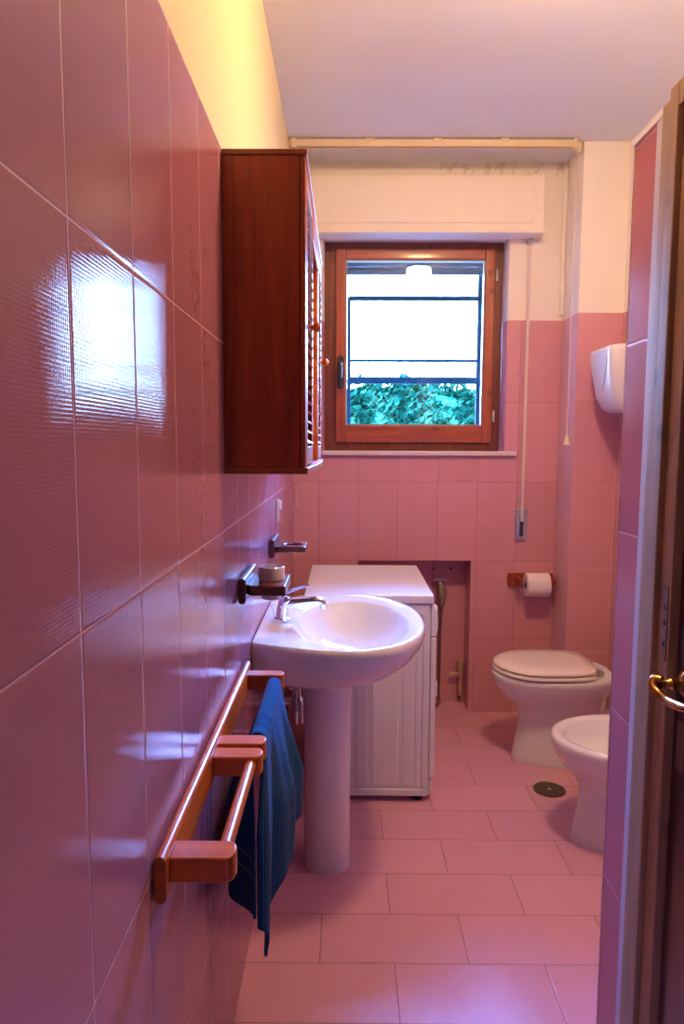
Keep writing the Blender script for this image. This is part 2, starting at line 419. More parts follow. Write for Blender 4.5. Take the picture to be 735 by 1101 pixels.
# ---------------------------------------------------------------- window
win = struct(bpy.data.objects.new('window_1', None)); C.objects.link(win); win.location = (.36, 3.57, 1.36)
fy0, fy1 = 3.555, 3.62
O = (-.092, .785, 1.352, 2.390); S = (-.055, .742, 1.394, 2.356); G = (-.003, .694, 1.482, 2.305)
bm = B((O[0]-.02, S[0]+.012, fy0, fy1, O[2], O[3]), (S[1]-.012, O[1], fy0, fy1, O[2], O[3]))
obj('window_frame', bm, M['wdark'], win, bevel=.003)
obj('window_frame', B((S[0]+.012, S[1]-.012, fy0, fy1, O[2], S[2]+.012), (S[0]+.012, S[1]-.012, fy0, fy1, S[3]-.012, O[3])), M['wdark'], win, bevel=.003)
sy0, sy1 = 3.538, 3.585
sash = obj('window_sash', B((S[0], G[0], sy0, sy1, S[2], S[3]), (G[1], S[1], sy0, sy1, S[2], S[3])), M['win'], win, bevel=.006)
obj('sash_rail', B((G[0], G[1], sy0, sy1, S[2], G[2]), (G[0], G[1], sy0, sy1, G[3], S[3])), M['winh'], sash, bevel=.006)
gbm = bmesh.new(); e = .006
for a in ((G[0], G[0]+e, G[2], G[3]), (G[1]-e, G[1], G[2], G[3]), (G[0]+e, G[1]-e, G[2], G[2]+e), (G[0]+e, G[1]-e, G[3]-e, G[3])):
    box(gbm, a[0], a[1], 3.548, 3.578, a[2], a[3])
obj('glazing_bead', gbm, plain('pale_bead', (.35, .40, .42), .4), sash)
obj('window_pane', B(G[0]+.001, G[1]-.001, 3.560, 3.566, G[2]+.001, G[3]-.001), M['glass'], sash)
hn = obj('window_handle', extrude_poly(stadium(-.044, -.014, 1.665, 1.83, 8, r=.012), 'y', 3.528, 3.538), M['wsteel'], sash, True, bevel=.001)
obj('handle_grip', tube([(-.029, 3.53, 1.79), (-.029, 3.505, 1.79), (-.029, 3.500, 1.775), (-.031, 3.502, 1.70), (-.029, 3.506, 1.67)], .010, 12, sm=6), M['wsteel'], hn, True, angle=180)
for z in (1.50, 2.20):
    obj('hinge', lathe((.750, 3.534, z), [(.007, 0), (.007, .055), (.003, .06)], 'z', 14), M['steel'], win, True)
struct(obj('trim_3', B(WX0-.002, WX1+.055, 3.440, 3.60, 1.330, 1.352), M['marble'], bevel=.004))
# roller shutter casing above the window
sb = thing('shutter_box', 'long white roller shutter box with a flat lid above the window', 'shutter box', (.36, 3.42, 2.38))
sb['kind'] = 'structure'
obj('box_casing', B(XL+.002, .928, 3.365, D-.001, 2.393, 2.645), M['white'], sb, bevel=.004)
obj('box_lid', B(XL+.03, .880, 3.358, 3.366, 2.425, 2.622), M['white'], sb, bevel=.003)
obj('box_base', B(XL+.002, .935, 3.358, D-.001, 2.380, 2.393), M['white'], sb, bevel=.002)
# strap and its winder
st = thing('shutter_strap', 'narrow pale shutter strap running down to its grey winder right of the window', 'strap', (.888, 3.455, .9))
obj('strap', B(.881, .896, 3.448, 3.451, 1.0, 2.382), plain('strap_webbing', (.68, .58, .58), .8, nscale=200), st)
obj('strap_guide', B(.876, .901, 3.440, 3.462, 2.355, 2.379), M['steel'], st, bevel=.003)
wp = obj('winder_plate', B(.858, .916, 3.452, 3.4655, .903, 1.062), plain('winder_plate', (.40, .42, .52), .3, metal=.5), st, bevel=.004)
obj('winder_slot', B(.879, .897, 3.4495, 3.4535, .925, 1.03), M['rubber'], wp, bevel=.002)
for z in (.914, 1.05): obj('screw', lathe((.888, 3.452, z), [(.004, 0), (.004, .001), (.001, .002)], 'y', 12, -1), M['chrome'], wp, True)
# curtain rail on the ceiling
cr = thing('curtain_rail', 'cream metal curtain rail fixed across the ceiling before the window', 'curtain rail', (.38, 3.215, 2.71))
bm = extrude_poly([(3.20, 2.704), (3.206, 2.704), (3.206, 2.712), (3.222, 2.712), (3.222, 2.704), (3.228, 2.704), (3.228, 2.734), (3.20, 2.734)], 'x', XL+.004, 1.020)
obj('rail_profile', bm, M['cream'], cr)
for x in (-.24, 1.012): obj('rail_cap', B(x-.010, x+.012, 3.194, 3.234, 2.698, H-.001), M['cream'], cr, bevel=.004)
for x in (.1, .4, .7): obj('rail_bracket', B(x-.02, x+.02, 3.196, 3.232, 2.726, H-.001), M['cream'], cr, bevel=.002)

# outside: insect screen frame, shutter slats, tree
sc_ = thing('screen_frame', 'dark teal metal screen frame with cross bars outside the window', 'window screen', (.36, 3.75, 1.37))
X0, X1 = .018, .715
obj('screen_stile', B(X0-.014, X0+.006, 3.74, 3.76, 1.37, 2.165), M['teal'], sc_, bevel=.002)
obj('screen_stile', B(X1-.018, X1+.010, 3.74, 3.76, 1.37, 2.39), M['teal'], sc_, bevel=.002)
obj('screen_bar', B(X0, X1, 3.74, 3.76, 2.145, 2.168), M['teal'], sc_, bevel=.002)
obj('screen_bar', B(X0, X1, 3.745, 3.755, 1.824, 1.839), M['teal'], sc_, bevel=.001)
obj('screen_bar', B(X0-.01, X1, 3.735, 3.765, 1.708, 1.745), M['teal'], sc_, bevel=.003)
sh = thing('roller_shutter', 'lower end of the raised blue-grey roller shutter behind the glass', 'shutter', (.36, 3.70, 2.27))
for k in range(3):
    z = 2.265+k*.042
    obj('slat', extrude_poly([(3.69, z), (3.702, z), (3.708, z+.02), (3.702, z+.040), (3.69, z+.040), (3.684, z+.02)], 'x', WX0+.03, WX1-.02), M['slat'], sh, bevel=.002)

def make_tree(cx, cy, cz, rx, ry, rz, n, label, seed):
    rnd = random.Random(seed)
    t = thing('tree', label, 'tree', (cx, cy, -3))
    obj('trunk', tube([(cx, cy, -3), (cx+.05, cy, -1), (cx, cy+.05, cz-.4), (cx+.1, cy, cz+.2)], .1, 10, radii=[.16, .13, .1, .04], sm=5), M['bark'], t, True, angle=180)
    bm = bmesh.new()
    for i in range(n):
        a, ph = rnd.uniform(0, 2*PI), math.acos(rnd.uniform(-1, 1)); r = rnd.uniform(.88, 1.0)**.5
        lump = 1+.05*math.sin(5*a+seed)*math.sin(4*ph+1)+.03*math.sin(9*a+2)
        p = Vector((cx+rx*r*lump*math.sin(ph)*math.cos(a), cy+ry*r*lump*math.sin(ph)*math.sin(a), cz+rz*r*lump*math.cos(ph)))
        q = Vector((rnd.gauss(0, 1), rnd.gauss(0, 1), rnd.gauss(0, 1))).normalized(); w = q.orthogonal().normalized(); u = q.cross(w)
        L = rnd.uniform(.03, .065); W = L*.45
        vs = [bm.verts.new(p+w*L), bm.verts.new(p+u*W+q*L*.12), bm.verts.new(p-w*L), bm.verts.new(p-u*W+q*L*.12)]
        bm.faces.new(vs)
    rings = []
    for i in range(1, 16):
        ph = PI*i/16
        rings.append([(cx+.95*rx*math.sin(ph)*math.cos(2*PI*k/32)*(1+.06*math.sin(5*k)), cy+.95*ry*math.sin(ph)*math.sin(2*PI*k/32), cz-.95*rz*math.cos(ph)+.04*math.sin(7*k+i)) for k in range(32)])
    loft(rings, bm=bm)
    obj('foliage', bm, M['leaves'], t)
    return t
make_tree(.55, 7.4, .53, 2.3, 1.1, 1.48, 42000, 'broad leafy green tree filling the lower part of the window view', 3)

# ---------------------------------------------------------------- wall cabinet
cab = thing('wall_cabinet', 'dark cherry wood bathroom cabinet with louvred doors hung on the left wall', 'cabinet', (XL, 1.5, 1.32))
cy0, cy1, cz0, cz1, cxf = 1.493, 2.40, 1.322, 1.998, -.083
obj('side_panel', B(XL+.001, cxf-.017, cy0+.002, cy0+.02, cz0+.015, cz1-.013), M['cab'], cab, bevel=.001)
obj('stile', B(cxf-.0155, cxf-.004, cy0+.003, cy0+.03, cz0+.015, cz1-.013), M['cab'], cab, bevel=.002)
obj('top_panel', B(XL+.001, cxf, cy0, cy1, cz1-.012, cz1), M['cabh'], cab, bevel=.002)
# base panel with a bowed front edge
pts = [(XL+.001, cy0), (cxf, cy0)]
for i in range(1, 20):
    t = i/20; pts.append((cxf+.013*math.sin(PI*t)**.8, cy0+(cy1-cy0)*t))
pts += [(cxf, cy1), (XL+.001, cy1)]
obj('base_panel', extrude_poly(pts, 'z', cz0, cz0+.014), M['cabh'], cab, bevel=.001)
obj('back_panel', B(XL+.001, XL+.008, cy0+.02, cy1-.02, cz0+.014, cz1-.012), M['cab'], cab)
obj('side_panel', B(XL+.001, cxf-.004, cy1-.02, cy1-.002, cz0+.014, cz1-.012), M['cab'], cab, bevel=.001)
for y in (1.80, 2.13):
    obj('divider', B(XL+.009, cxf-.006, y-.008, y+.008, cz0+.014, cz1-.012), M['rail'], cab, bevel=.001)  # lamp-lit orange of the divider side put into the wood colour
obj('valance', B(cxf-.014, cxf-.002, 1.81, 2.12, 1.905, cz1-.013), M['cab'], cab, bevel=.002)
mr = obj('mirror_panel', B(-.155, -.151, 1.81, 2.12, cz0+.015, cz1-.013), M['mirror'], cab)
def louvre_door(y0, y1, knob_y):
    x0, x1 = cxf-.018, cxf-.003; w = .034
    d = obj('door', B((x0, x1, y0, y0+w, cz0+.018, cz1-.014), (x0, x1, y1-w, y1, cz0+.018, cz1-.014)), M['cab'], cab, bevel=.002)
    obj('door_rail', B(x0, x1, y0+w, y1-w, cz0+.018, cz0+.06), M['cab'], d, bevel=.002)
    obj('door_rail', B(x0, x1, y0+w, y1-w, cz1-.056, cz1-.014), M['cab'], d, bevel=.002)
    bm = bmesh.new(); z = cz0+.066
    while z < cz1-.075:
        extrude_poly([(x0-.002, z+.012), (x0+.001, z+.014), (x1+.003, z+.002), (x1, z)], 'y', y0+w-.001, y1-w+.001, bm=bm); z += .0235
    obj('louvre', bm, M['rail'], d)
    obj('knob', lathe((x1, knob_y, 1.655), [(.007, 0), (.005, .006), (.006, .010), (.0115, .015), (.012, .020), (.008, .025), (.002, .027)], 'x', 20, 1), M['rail'], d, True)
louvre_door(cy0+.031, 1.80, cy0+.12)
louvre_door(2.13, cy1-.02, 2.30)
# ---------------------------------------------------------------- wash basin
BY = 2.145
wb = thing('washbasin', 'large white oval pedestal washbasin with chrome mixer tap', 'sink', (-.05, BY, 0))
def basin_outline(n_f=36, n_s=8, n_w=8, xt=.249, cx=-.02, hw=.352, wh=.272, xw=XL+.002):
    pts = []
    for i in range(n_f+1):
        a = -PI/2+PI*i/n_f; pts.append((cx+(xt-cx)*max(0, math.cos(a))**.80, hw*math.copysign(abs(math.sin(a))**.92, a)))
    for i in range(1, n_s+1):
        t = i/n_s; pts.append((cx+(xw-cx)*t, hw+(wh-hw)*t**1.7))
    for i in range(1, n_w+1): pts.append((xw, wh-2*wh*i/n_w))
    for i in range(1, n_s):
        t = 1-i/n_s; pts.append((cx+(xw-cx)*t, -(hw+(wh-hw)*t**1.7)))
    return pts
OUT = basin_outline(); xw = XL+.002
def ring_out(sx, sy, z, lift=0):
    r = []
    for x, y in OUT:
        t = (x-xw)/(.249-xw); s2 = (1-(1-sy)*.45)*(1-t)+sy*t
        r.append((xw+(x-xw)*sx, BY+y*s2, z+lift*(1-t)))
    return r
rings = [ring_out(.50, .22, .655, .05), ring_out(.62, .45, .663, .045), ring_out(.75, .66, .682, .03), ring_out(.86, .82, .712, .012), ring_out(.94, .92, .748, 0), ring_out(.985, .98, .785), ring_out(1.0, 1.0, .812), ring_out(1.0, 1.0, .824), ring_out(.994, .992, .832), ring_out(.980, .972, .835), ring_out(.968, .955, .8335)]
def inner(rx, ry, z, cx=.020):
    r = []
    for x, y in OUT:
        a = math.atan2(y/.352, (x+.015)/.25); r.append((cx+rx*math.cos(a), BY+ry*math.sin(a), z))
    return r
rings += [inner(.186, .292, .824), inner(.180, .285, .820), inner(.172, .272, .808), inner(.155, .245, .778), inner(.128, .200, .745), inner(.090, .140, .718), inner(.045, .065, .704), inner(.022, .022, .700)]
obj('basin', loft(rings), M['ceramic'], wb, True, angle=60)
obj('drain', lathe((.020, BY, .699), [(.022, 0), (.022, .003), (.014, .004), (.012, .002)], 'z', 24), M['chrome'], wb, True)
pd = [(.060, .075, 0), (.073, .085, 0), (.073, .084, .04), (.072, .080, .25), (.073, .081, .45), (.078, .088, .60), (.095, .11, .672)]
ped = []
for rx, ry, z in [(.078, .082, 0), (.078, .082, .05), (.0765, .080, .25), (.0775, .081, .45), (.080, .085, .60), (.088, .095, .68)]:
    r = []
    for i in range(40):
        a = 2*PI*i/40; c, s_ = math.cos(a), math.sin(a)
        r.append((-.057+rx*math.copysign(abs(c)**.75, c), 2.178+ry*math.copysign(abs(s_)**.9, s_), z))
    ped.append(r)
obj('pedestal', loft(ped), M['ceramic'], wb, True, angle=60)
bm = bmesh.new()
for k, (w_, h_) in enumerate(((.0035, .004), (.003, .0028), (.0035, .0028), (.0025, .004), (.003, .0028))):
    x = -.243+.0048*k; t = (-.02-x)/(-.02-xw); yv = BY-(.352-.08*t**1.7)*(1-.02*(.55*(1-(x-xw)/(.249-xw))+.2))
    box(bm, x, x+w_, yv-.0035, yv+.004, .797, .797+h_)
obj('maker_mark', bm, M['steel'], wb)
# tap
fx, fyy, fz = -.200, 2.13, .834
fa = obj('faucet', loft([circ((fx, fyy, fz), .027, 'z', 28), circ((fx, fyy, fz+.004), .027, 'z', 28), circ((fx, fyy, fz+.008), .020, 'z', 28), circ((fx+.002, fyy, fz+.035), .018, 'z', 28), circ((fx+.010, fyy, fz+.055), .021, 'z', 28), circ((fx+.014, fyy, fz+.070), .021, 'z', 28), circ((fx+.016, fyy, fz+.077), .014, 'z', 28)]), M['chrome'], wb, True, angle=50)
obj('spout', tube([(fx-.005, fyy, fz+.048), (fx+.04, fyy, fz+.055), (fx+.09, fyy, fz+.060), (fx+.120, fyy, fz+.060), (fx+.129, fyy, fz+.052), (fx+.130, fyy, fz+.036)], .012, 16, radii=[.020, .018, .014, .012, .012, .011], sm=6), M['chrome'], fa, True, angle=180)
lv = []
for t in range(9):
    u = t/8; x = fx-.006+.095*u; z = fz+.076+.052*u-.018*u*u; hw = .015-.006*u; th = .006-.003*u
    lv.append([(x, fyy+hw*math.cos(2*PI*k/14), z+th*math.sin(2*PI*k/14)) for k in range(14)])
obj('lever', loft(lv), M['chrome'], fa, True, angle=60)
obj('lift_rod', tube([(fx-.026, fyy, fz), (fx-.026, fyy, fz+.032), (fx-.030, fyy, fz+.045)], .003, 8, radii=[.0025, .0025, .005]), M['chrome'], fa, True)
# plumbing under the basin
tr = obj('waste_trap', lathe((-.165, 2.30, .43), [(.028, 0), (.03, .01), (.03, .07), (.02, .085), (.015, .09), (.015, .26)], 'z', 20), M['chrome'], wb, True)
obj('waste_pipe', cyl((-.165, 2.30, .50), (XL+.003, 2.30, .50), .014, 'x', 16), M['chrome'], tr, True)
obj('wall_flange', cyl((XL+.008, 2.30, .50), (XL+.002, 2.30, .50), .03, 'x', 20), M['chrome'], tr, True)
for y in (2.02, 2.40):
    av = obj('stop_valve', tube([(XL+.002, y, .52), (XL+.05, y, .52), (XL+.06, y, .53), (XL+.06, y, .56)], .010, 12), M['chrome'], wb, True)
    obj('valve_knob', lathe((XL+.05, y, .52), [(.012, 0), (.015, .004), (.015, .02), (.011, .025)], 'x', 16), M['chrome'], av, True)
    obj('supply_hose', tube([(XL+.06, y, .55), (XL+.065, y+(2.145-y)*.2, .60), (-.19, y+(2.145-y)*.6, .64), (-.19, y+(2.145-y)*.8, .70)], .006, 10, sm=6), M['steel'], av, True, angle=180)

# ---------------------------------------------------------------- washing machine
WY0, WY1, WXa, WXb, WZ = 2.548, 3.19, -.150, .325, .820
wm = thing('washing_machine', 'white front-loading washing machine behind the washbasin, its side to the camera', 'washing machine', (.1, 2.87, 0))
obj('cabinet', B(WXa, WXb, WY0+.006, WY1, .022, .785), M['enamel_side'], wm, bevel=.006)
fr = obj('side_panel', B((WXa+.004, WXb-.004, WY0+.001, WY0+.008, .026, .052), (WXa+.004, WXb-.004, WY0+.001, WY0+.008, .742, .783),
    (WXb-.028, WXb-.004, WY0+.001, WY0+.008, .052, .742), (WXa+.004, WXa+.03, WY0+.001, WY0+.008, .052, .742)), M['enamel_side'], wm, bevel=.002)
for xa, xb in ((WXa+.045, .0), (.045, .085), (.105, .205), (.222, .262), (.272, .290)):
    obj('pressed_rib', B(xa, xb, WY0+.0035, WY0+.008, .062, .730), M['enamel_side'], fr, bevel=.002, seg=3)
obj('lid', B(WXa-.006, WXb+.010, WY0-.006, WY1+.004, .788, WZ), M['enamel'], wm, bevel=.005, seg=3)
fp = obj('front_panel', B(WXb+.001, WXb+.022, WY0+.004, WY1-.002, .095, .655), M['enamel'], wm, bevel=.005)
obj('kick_plate', B(WXb+.001, WXb+.012, WY0+.01, WY1-.01, .028, .090), M['enamel_side'], wm, bevel=.003)
cp = obj('control_panel', extrude_poly([(WXb+.001, .660), (WXb+.020, .660), (WXb+.028, .690), (WXb+.026, .740), (WXb+.010, .784), (WXb+.001, .784)], 'y', WY0+.004, WY1-.002), M['enamel'], wm, bevel=.003)
obj('program_dial', lathe((WXb+.026, 2.72, .72), [(.028, 0), (.028, .006), (.022, .018), (.005, .02)], 'x', 28), M['plastic'], cp, True)
obj('detergent_drawer', B(WXb+.020, WXb+.031, 2.97, 3.15, .685, .745), M['plastic'], cp, bevel=.003)
for k in range(4): obj('button', lathe((WXb+.027, 2.80+k*.035, .715), [(.009, 0), (.009, .004), (.004, .006)], 'x', 16), M['plastic'], cp, True)
pr = obj('porthole_door', lathe((WXb+.022, 2.87, .40), [(.165, 0), (.168, .010), (.155, .020), (.125, .022), (.118, .008)], 'x', 48), M['plastic'], wm, True)
obj('porthole_glass', lathe((WXb+.022, 2.87, .40), [(.12, .006), (.10, .024), (.06, .034), (.01, .036)], 'x', 40), M['porthole'], pr, True)
obj('door_handle', B(WXb+.040, WXb+.050, 2.70, 2.73, .37, .43), M['plastic'], pr, bevel=.003)
for x in (WXa+.04, WXb-.04):
    for y in (WY0+.04, WY1-.04): obj('foot', lathe((x, y, 0), [(.022, 0), (.022, .008), (.012, .012), (.012, .026)], 'z', 16), M['rubber'], wm, True)

# ---------------------------------------------------------------- toilet
TY = 2.945
to = thing('toilet', 'white ceramic floor toilet with closed cream lid near the window wall', 'toilet', (.93, TY, 0))
prof = [(0, .745, 1.13, .104, .5), (.012, .742, 1.13, .106, .5), (.05, .750, 1.13, .100, .5), (.14, .766, 1.13, .093, .5), (.20, .772, 1.135, .094, .5), (.235, .760, 1.14, .104, .48), (.27, .722, 1.15, .128, .46), (.305, .685, 1.15, .150, .45),
        (.345, .660, 1.16, .168, .45), (.375, .650, 1.165, .177, .45), (.392, .647, 1.167, .180, .45), (.400, .652, 1.163, .176, .45)]
obj('bowl', loft([egg(a, b, TY, w, z, 56, 3.0 if z > .33 else 2.4, xm) for z, a, b, w, xm in prof]), M['ceramic'], to, True, angle=60)
obj('rim_buffer', loft([egg(.672, 1.075, TY, .166, .400, 56, 3), egg(.672, 1.075, TY, .166, .4045, 56, 3)]), M['rubber'], to)
obj('seat', loft([egg(.658, 1.085, TY, .172, .4045, 56, 4), egg(.652, 1.078, TY, .178, .409, 56, 4), egg(.652, 1.078, TY, .178, .416, 56, 4), egg(.660, 1.082, TY, .170, .421, 56, 4)]), M['seat'], to, True, angle=50)
obj('seat_gap', loft([egg(.672, 1.07, TY, .160, .421, 56, 4), egg(.672, 1.07, TY, .160, .4255, 56, 4)]), M['rubber'], to)
obj('lid', loft([egg(.660, 1.080, TY, .170, .4255, 56, 4), egg(.655, 1.076, TY, .175, .430, 56, 4), egg(.657, 1.076, TY, .174, .438, 56, 4), egg(.675, 1.072, TY, .158, .445, 56, 4), egg(.74, 1.03, TY, .10, .448, 56, 3)]), M['seat'], to, True, angle=60)
for s_ in (-1, 1):
    h_ = obj('hinge', cyl((1.094, TY+s_*.07-.022, .415), (1.094, TY+s_*.07+.022, .415), .012, 'y', 16), M['steel'], to, True)
    obj('hinge_foot', lathe((1.094, TY+s_*.07, .398), [(.014, 0), (.014, .012), (.008, .016)], 'z', 16), M['chrome'], h_, True)
obj('outlet_pipe', cyl((1.10, TY, .18), (XR, TY, .18), .05, 'x', 24), M['ceramic'], to, True)
obj('flush_pipe', cyl((1.12, TY+.05, .30), (XR, TY+.05, .30), .022, 'x', 20), M['ceramic'], to, True)
for s_ in (-1, 1): obj('bolt_cap', lathe((.98, TY+s_*.103, .03), [(.010, 0), (.010, .006), (.003, .009)], 'y', 14, s_), M['chrome'], to, True)

# ---------------------------------------------------------------- bidet
IY = 2.300
bi = thing('bidet', 'white ceramic bidet standing in front of the toilet', 'bidet', (.93, IY, 0))
prof = [(0, .800, 1.20, .088, .5), (.012, .797, 1.20, .090, .5), (.06, .805, 1.20, .084, .5), (.15, .822, 1.20, .078, .5), (.20, .822, 1.20, .082, .5), (.235, .805, 1.21, .104, .48), (.28, .762, 1.225, .145, .46), (.32, .737, 1.24, .172, .45),
        (.355, .724, 1.25, .187, .45), (.374, .721, 1.255, .191, .45), (.384, .726, 1.253, .187, .45), (.387, .738, 1.245, .178, .45)]
R_ = [egg(a, b, IY, w, z, 56, 2.8, xm) for z, a, b, w, xm in prof]
R_ += [egg(.762, 1.13, IY, .150, .384, 56, 2.4, .45), egg(.768, 1.125, IY, .145, .376, 56, 2.4, .45), egg(.785, 1.11, IY, .130, .335, 56, 2.2, .45), egg(.815, 1.08, IY, .10, .295, 56, 2.0, .45), egg(.87, 1.02, IY, .05, .275, 56, 2.0, .5), egg(.93, .97, IY, .02, .272, 56, 2.0, .5)]
obj('bowl', loft(R_), M['ceramic'], bi, True, angle=60)
ft = obj('tap', lathe((1.185, IY, .386), [(.024, 0), (.024, .005), (.018, .01), (.018, .06), (.012, .068)], 'z', 24), M['chrome'], bi, True)
obj('spout', tube([(1.185, IY, .42), (1.14, IY, .432), (1.10, IY, .428), (1.09, IY, .415)], .010, 14, sm=5), M['chrome'], ft, True, angle=180)
obj('tap_lever', B(1.165, 1.25, IY-.008, IY+.008, .452, .460), M['chrome'], ft, bevel=.003)
obj('drain', lathe((.95, IY, .2725), [(.02, 0), (.02, .003), (.01, .004)], 'z', 20), M['chrome'], bi, True)

# ---------------------------------------------------------------- floor drain
fd = thing('floor_drain', 'round dark metal drain cover in the floor between toilet and bidet', 'drain', (.827, 2.655, 0))
obj('cover', lathe((.827, 2.655, .0), [(.064, .0), (.064, .0025), (.058, .004), (.057, .003), (.01, .0035)], 'z', 40), M['drain'], fd, True, angle=30)
obj('cover_screw', lathe((.827, 2.655, .003), [(.008, 0), (.008, .001), (.003, .0015)], 'z', 16), M['steel'], fd, True)

# ---------------------------------------------------------------- double towel rail and towel
tr = thing('towel_rail', 'long orange wooden double towel rail on the left wall', 'towel rail', (XL, 1.3, .795))
PX = XL+.019
obj('back_plate', extrude_poly(stadium(XL+.001, PX, .757, .826, 6, r=.009), 'y', .885, 1.735), M['rail'], tr, True, bevel=.001, angle=50)
AZ0, AZ1, AX = .775, .812, -.153
def arm(y0, y1):
    # plan outline rounded at the free end
    pts = [(PX-.001, y0), (AX-.014, y0)]
    for i in range(9):
        a = -PI/2+PI*i/8; pts.append((AX-.014+.014*math.cos(a), (y0+y1)/2+(y1-y0)/2*math.sin(a)))
    pts += [(AX-.014, y1), (PX-.001, y1)]
    # remove doubles
    q = []
    for p in pts:
        if not q or (abs(p[0]-q[-1][0])+abs(p[1]-q[-1][1])) > 1e-5: q.append(p)
    return obj('arm', extrude_poly(q, 'z', AZ0, AZ1), M['railx'], tr, True, bevel=.0025, angle=50)
arm(.905, .950); arm(1.215, 1.258); arm(1.272, 1.315); arm(1.665, 1.705)
RX, RZ = -.174, .797
obj('rod', cyl((RX, .948, RZ), (RX, 1.218, RZ), .0105, 'y', 24), M['rail'], tr, True)
obj('rod', cyl((RX, 1.313, RZ), (RX, 1.668, RZ), .0105, 'y', 24), M['rail'], tr, True)

def towel():
    bm = bmesh.new(); uvl = bm.loops.layers.uv.new('UVMap')
    NU, NV = 90, 110; y0, y1 = 1.322, 1.645
    grid = []; uvs = []
    for i in range(NU+1):
        u = i/NU; row = []
        # inner (wall side) drop and outer (room side) drop below the rod
        Lin = .345+.012*math.sin(5*u)
        Lout = .345+.125*math.exp(-((u-.16)/.12)**2)-.07*max(0, u-.3)/.7
        Lt = Lin+Lout+.04
        for j in range(NV+1):
            v = j/NV; s = v*Lt; y = y0+(y1-y0)*u
            if s < Lin:             # hanging on the wall side, near edge swung out into the room
                d = Lin-s; a = min(1, d/.20)
                x = RX-.014+a*(.007-.072*min(1, u/.35))+.010*a*math.sin(19*u+.5)
                x = max(x, XL+.012); z = RZ-d; yy = y-.05*a*(1-u)
            elif s < Lin+.04:
                a = (s-Lin)/.04*PI; x = RX-.0145*math.cos(a); z = RZ+.0145*math.sin(a); yy = y
            else:
                d = s-Lin-.04; a = min(1, d/.18); q = max(0, (d-.22)/.25)
                x = RX+.014+a*(-.014+.056*min(1, (u/.55))**.8)+.013*a*math.sin(17*u+1.5*d)+.004*a*math.sin(41*u)
                x -= q*(.012*u+.004); z = RZ-d; yy = y-.05*a*(1-u)
            row.append(bm.verts.new((x, yy, z)))
            uvs.append(None)
        grid.append(row)
    for i in range(NU):
        for j in range(NV):
            f = bm.faces.new((grid[i][j], grid[i+1][j], grid[i+1][j+1], grid[i][j+1]))
            for l, (a, b) in zip(f.loops, ((i, j), (i+1, j), (i+1, j+1), (i, j+1))): l[uvl].uv = (a/NU, b/NV)
    o = obj('towel', bm, M['towel'], None, True, angle=180)
    so = o.modifiers.new('solid', 'SOLIDIFY'); so.thickness = .006; so.offset = 0
    tag(o, 'blue terry towel draped over the far bar of the wooden rail', 'towel')
towel()

# ---------------------------------------------------------------- wooden accessories on the left wall
def shelf_holder(name, label, cat, y0, y1, ys0, ys1, x1, zs0, zs1, hole):
    t = thing(name, label, cat, (XL, (y0+y1)/2, 1.03))
    obj('wall_plate', extrude_poly(stadium(XL+.001, XL+.019, .996, 1.060, 6, r=.0085), 'y', y0, y1), M['mah'], t, True, bevel=.001, angle=50)
    # flat arm with a round hole for the vessel
    cx, cy_, r = hole; n = 40; bm = bmesh.new()
    def outl(z):
        out = []
        for i in range(n):
            a = 2*PI*i/n; dx, dy = math.cos(a), math.sin(a); ts = []
            if dx > 1e-6: ts.append((x1-cx)/dx)
            if dx < -1e-6: ts.append((XL+.018-cx)/dx)
            if dy > 1e-6: ts.append((ys1-cy_)/dy)
            if dy < -1e-6: ts.append((ys0-cy_)/dy)
            tt = min(ts); out.append((cx+dx*tt, cy_+dy*tt, z))
        return out
    O_ = [[bm.verts.new(p) for p in outl(z)] for z in (zs0, zs1)]
    I_ = [[bm.verts.new(p) for p in circ((cx, cy_, z), r, 'z', n)] for z in (zs0, zs1)]
    for i in range(n):
        j = (i+1) % n
        for a, b in ((O_[0], O_[1]), (I_[1], I_[0]), (O_[1], I_[1]), (I_[0], O_[0])): bm.faces.new((a[i], a[j], b[j], b[i]))
    obj('ring_shelf', bm, M['mah'], t, True, bevel=.004, angle=35)
    return t
shelf_holder('soap_dish_holder', 'dark wooden wall holder carrying the white cup beside the tap', 'soap holder', 1.648, 1.86, 1.668, 1.835, -.147, 1.012, 1.038, (-.192, 1.755, .030))
shelf_holder('tumbler_holder', 'dark wooden wall holder with an empty round hole above the washing machine', 'tumbler holder', 2.325, 2.50, 2.340, 2.475, -.137, 1.012, 1.034, (-.185, 2.408, .030))
cup = lathe((-.192, 1.755, .985), [(.018, 0), (.024, .003), (.0285, .03), (.0292, .0535), (.034, .0545), (.0345, .060), (.0345, .086), (.0325, .088), (.031, .084), (.029, .045), (.022, .012), (.002, .010)], 'z', 36)
cu = obj('soap_cup', cup, plain('pinkish_white_ceramic', (.80, .72, .72), .15, coat=.4, nscale=4, nvar=.02), None, True, angle=40)
tag(cu, 'small white round ceramic cup sitting in the nearer wooden holder', 'cup')
hk = thing('razor_socket', 'small white upright fitting on the left wall by the window corner', 'wall socket', (XL, 2.63, 1.13))
obj('socket_plate', B(XL+.0005, XL+.006, 2.60, 2.655, 1.09, 1.175), M['plastic'], hk, bevel=.002)
obj('socket_cover', B(XL+.006, XL+.016, 2.61, 2.645, 1.135, 1.17), M['plastic'], hk, bevel=.003)
obj('socket_slot', B(XL+.0055, XL+.008, 2.615, 2.64, 1.098, 1.128), M['steel'], hk, bevel=.001)
wc = thing('switch_plate', 'tiny pinkish blanking plate on the window wall near the left corner', 'switch plate', (-.245, D, 1.12))
obj('plate', B(-.256, -.243, D-.006, D-.001, 1.07, 1.155), plain('pink_plastic', (.66, .40, .42), .4), wc, bevel=.002)
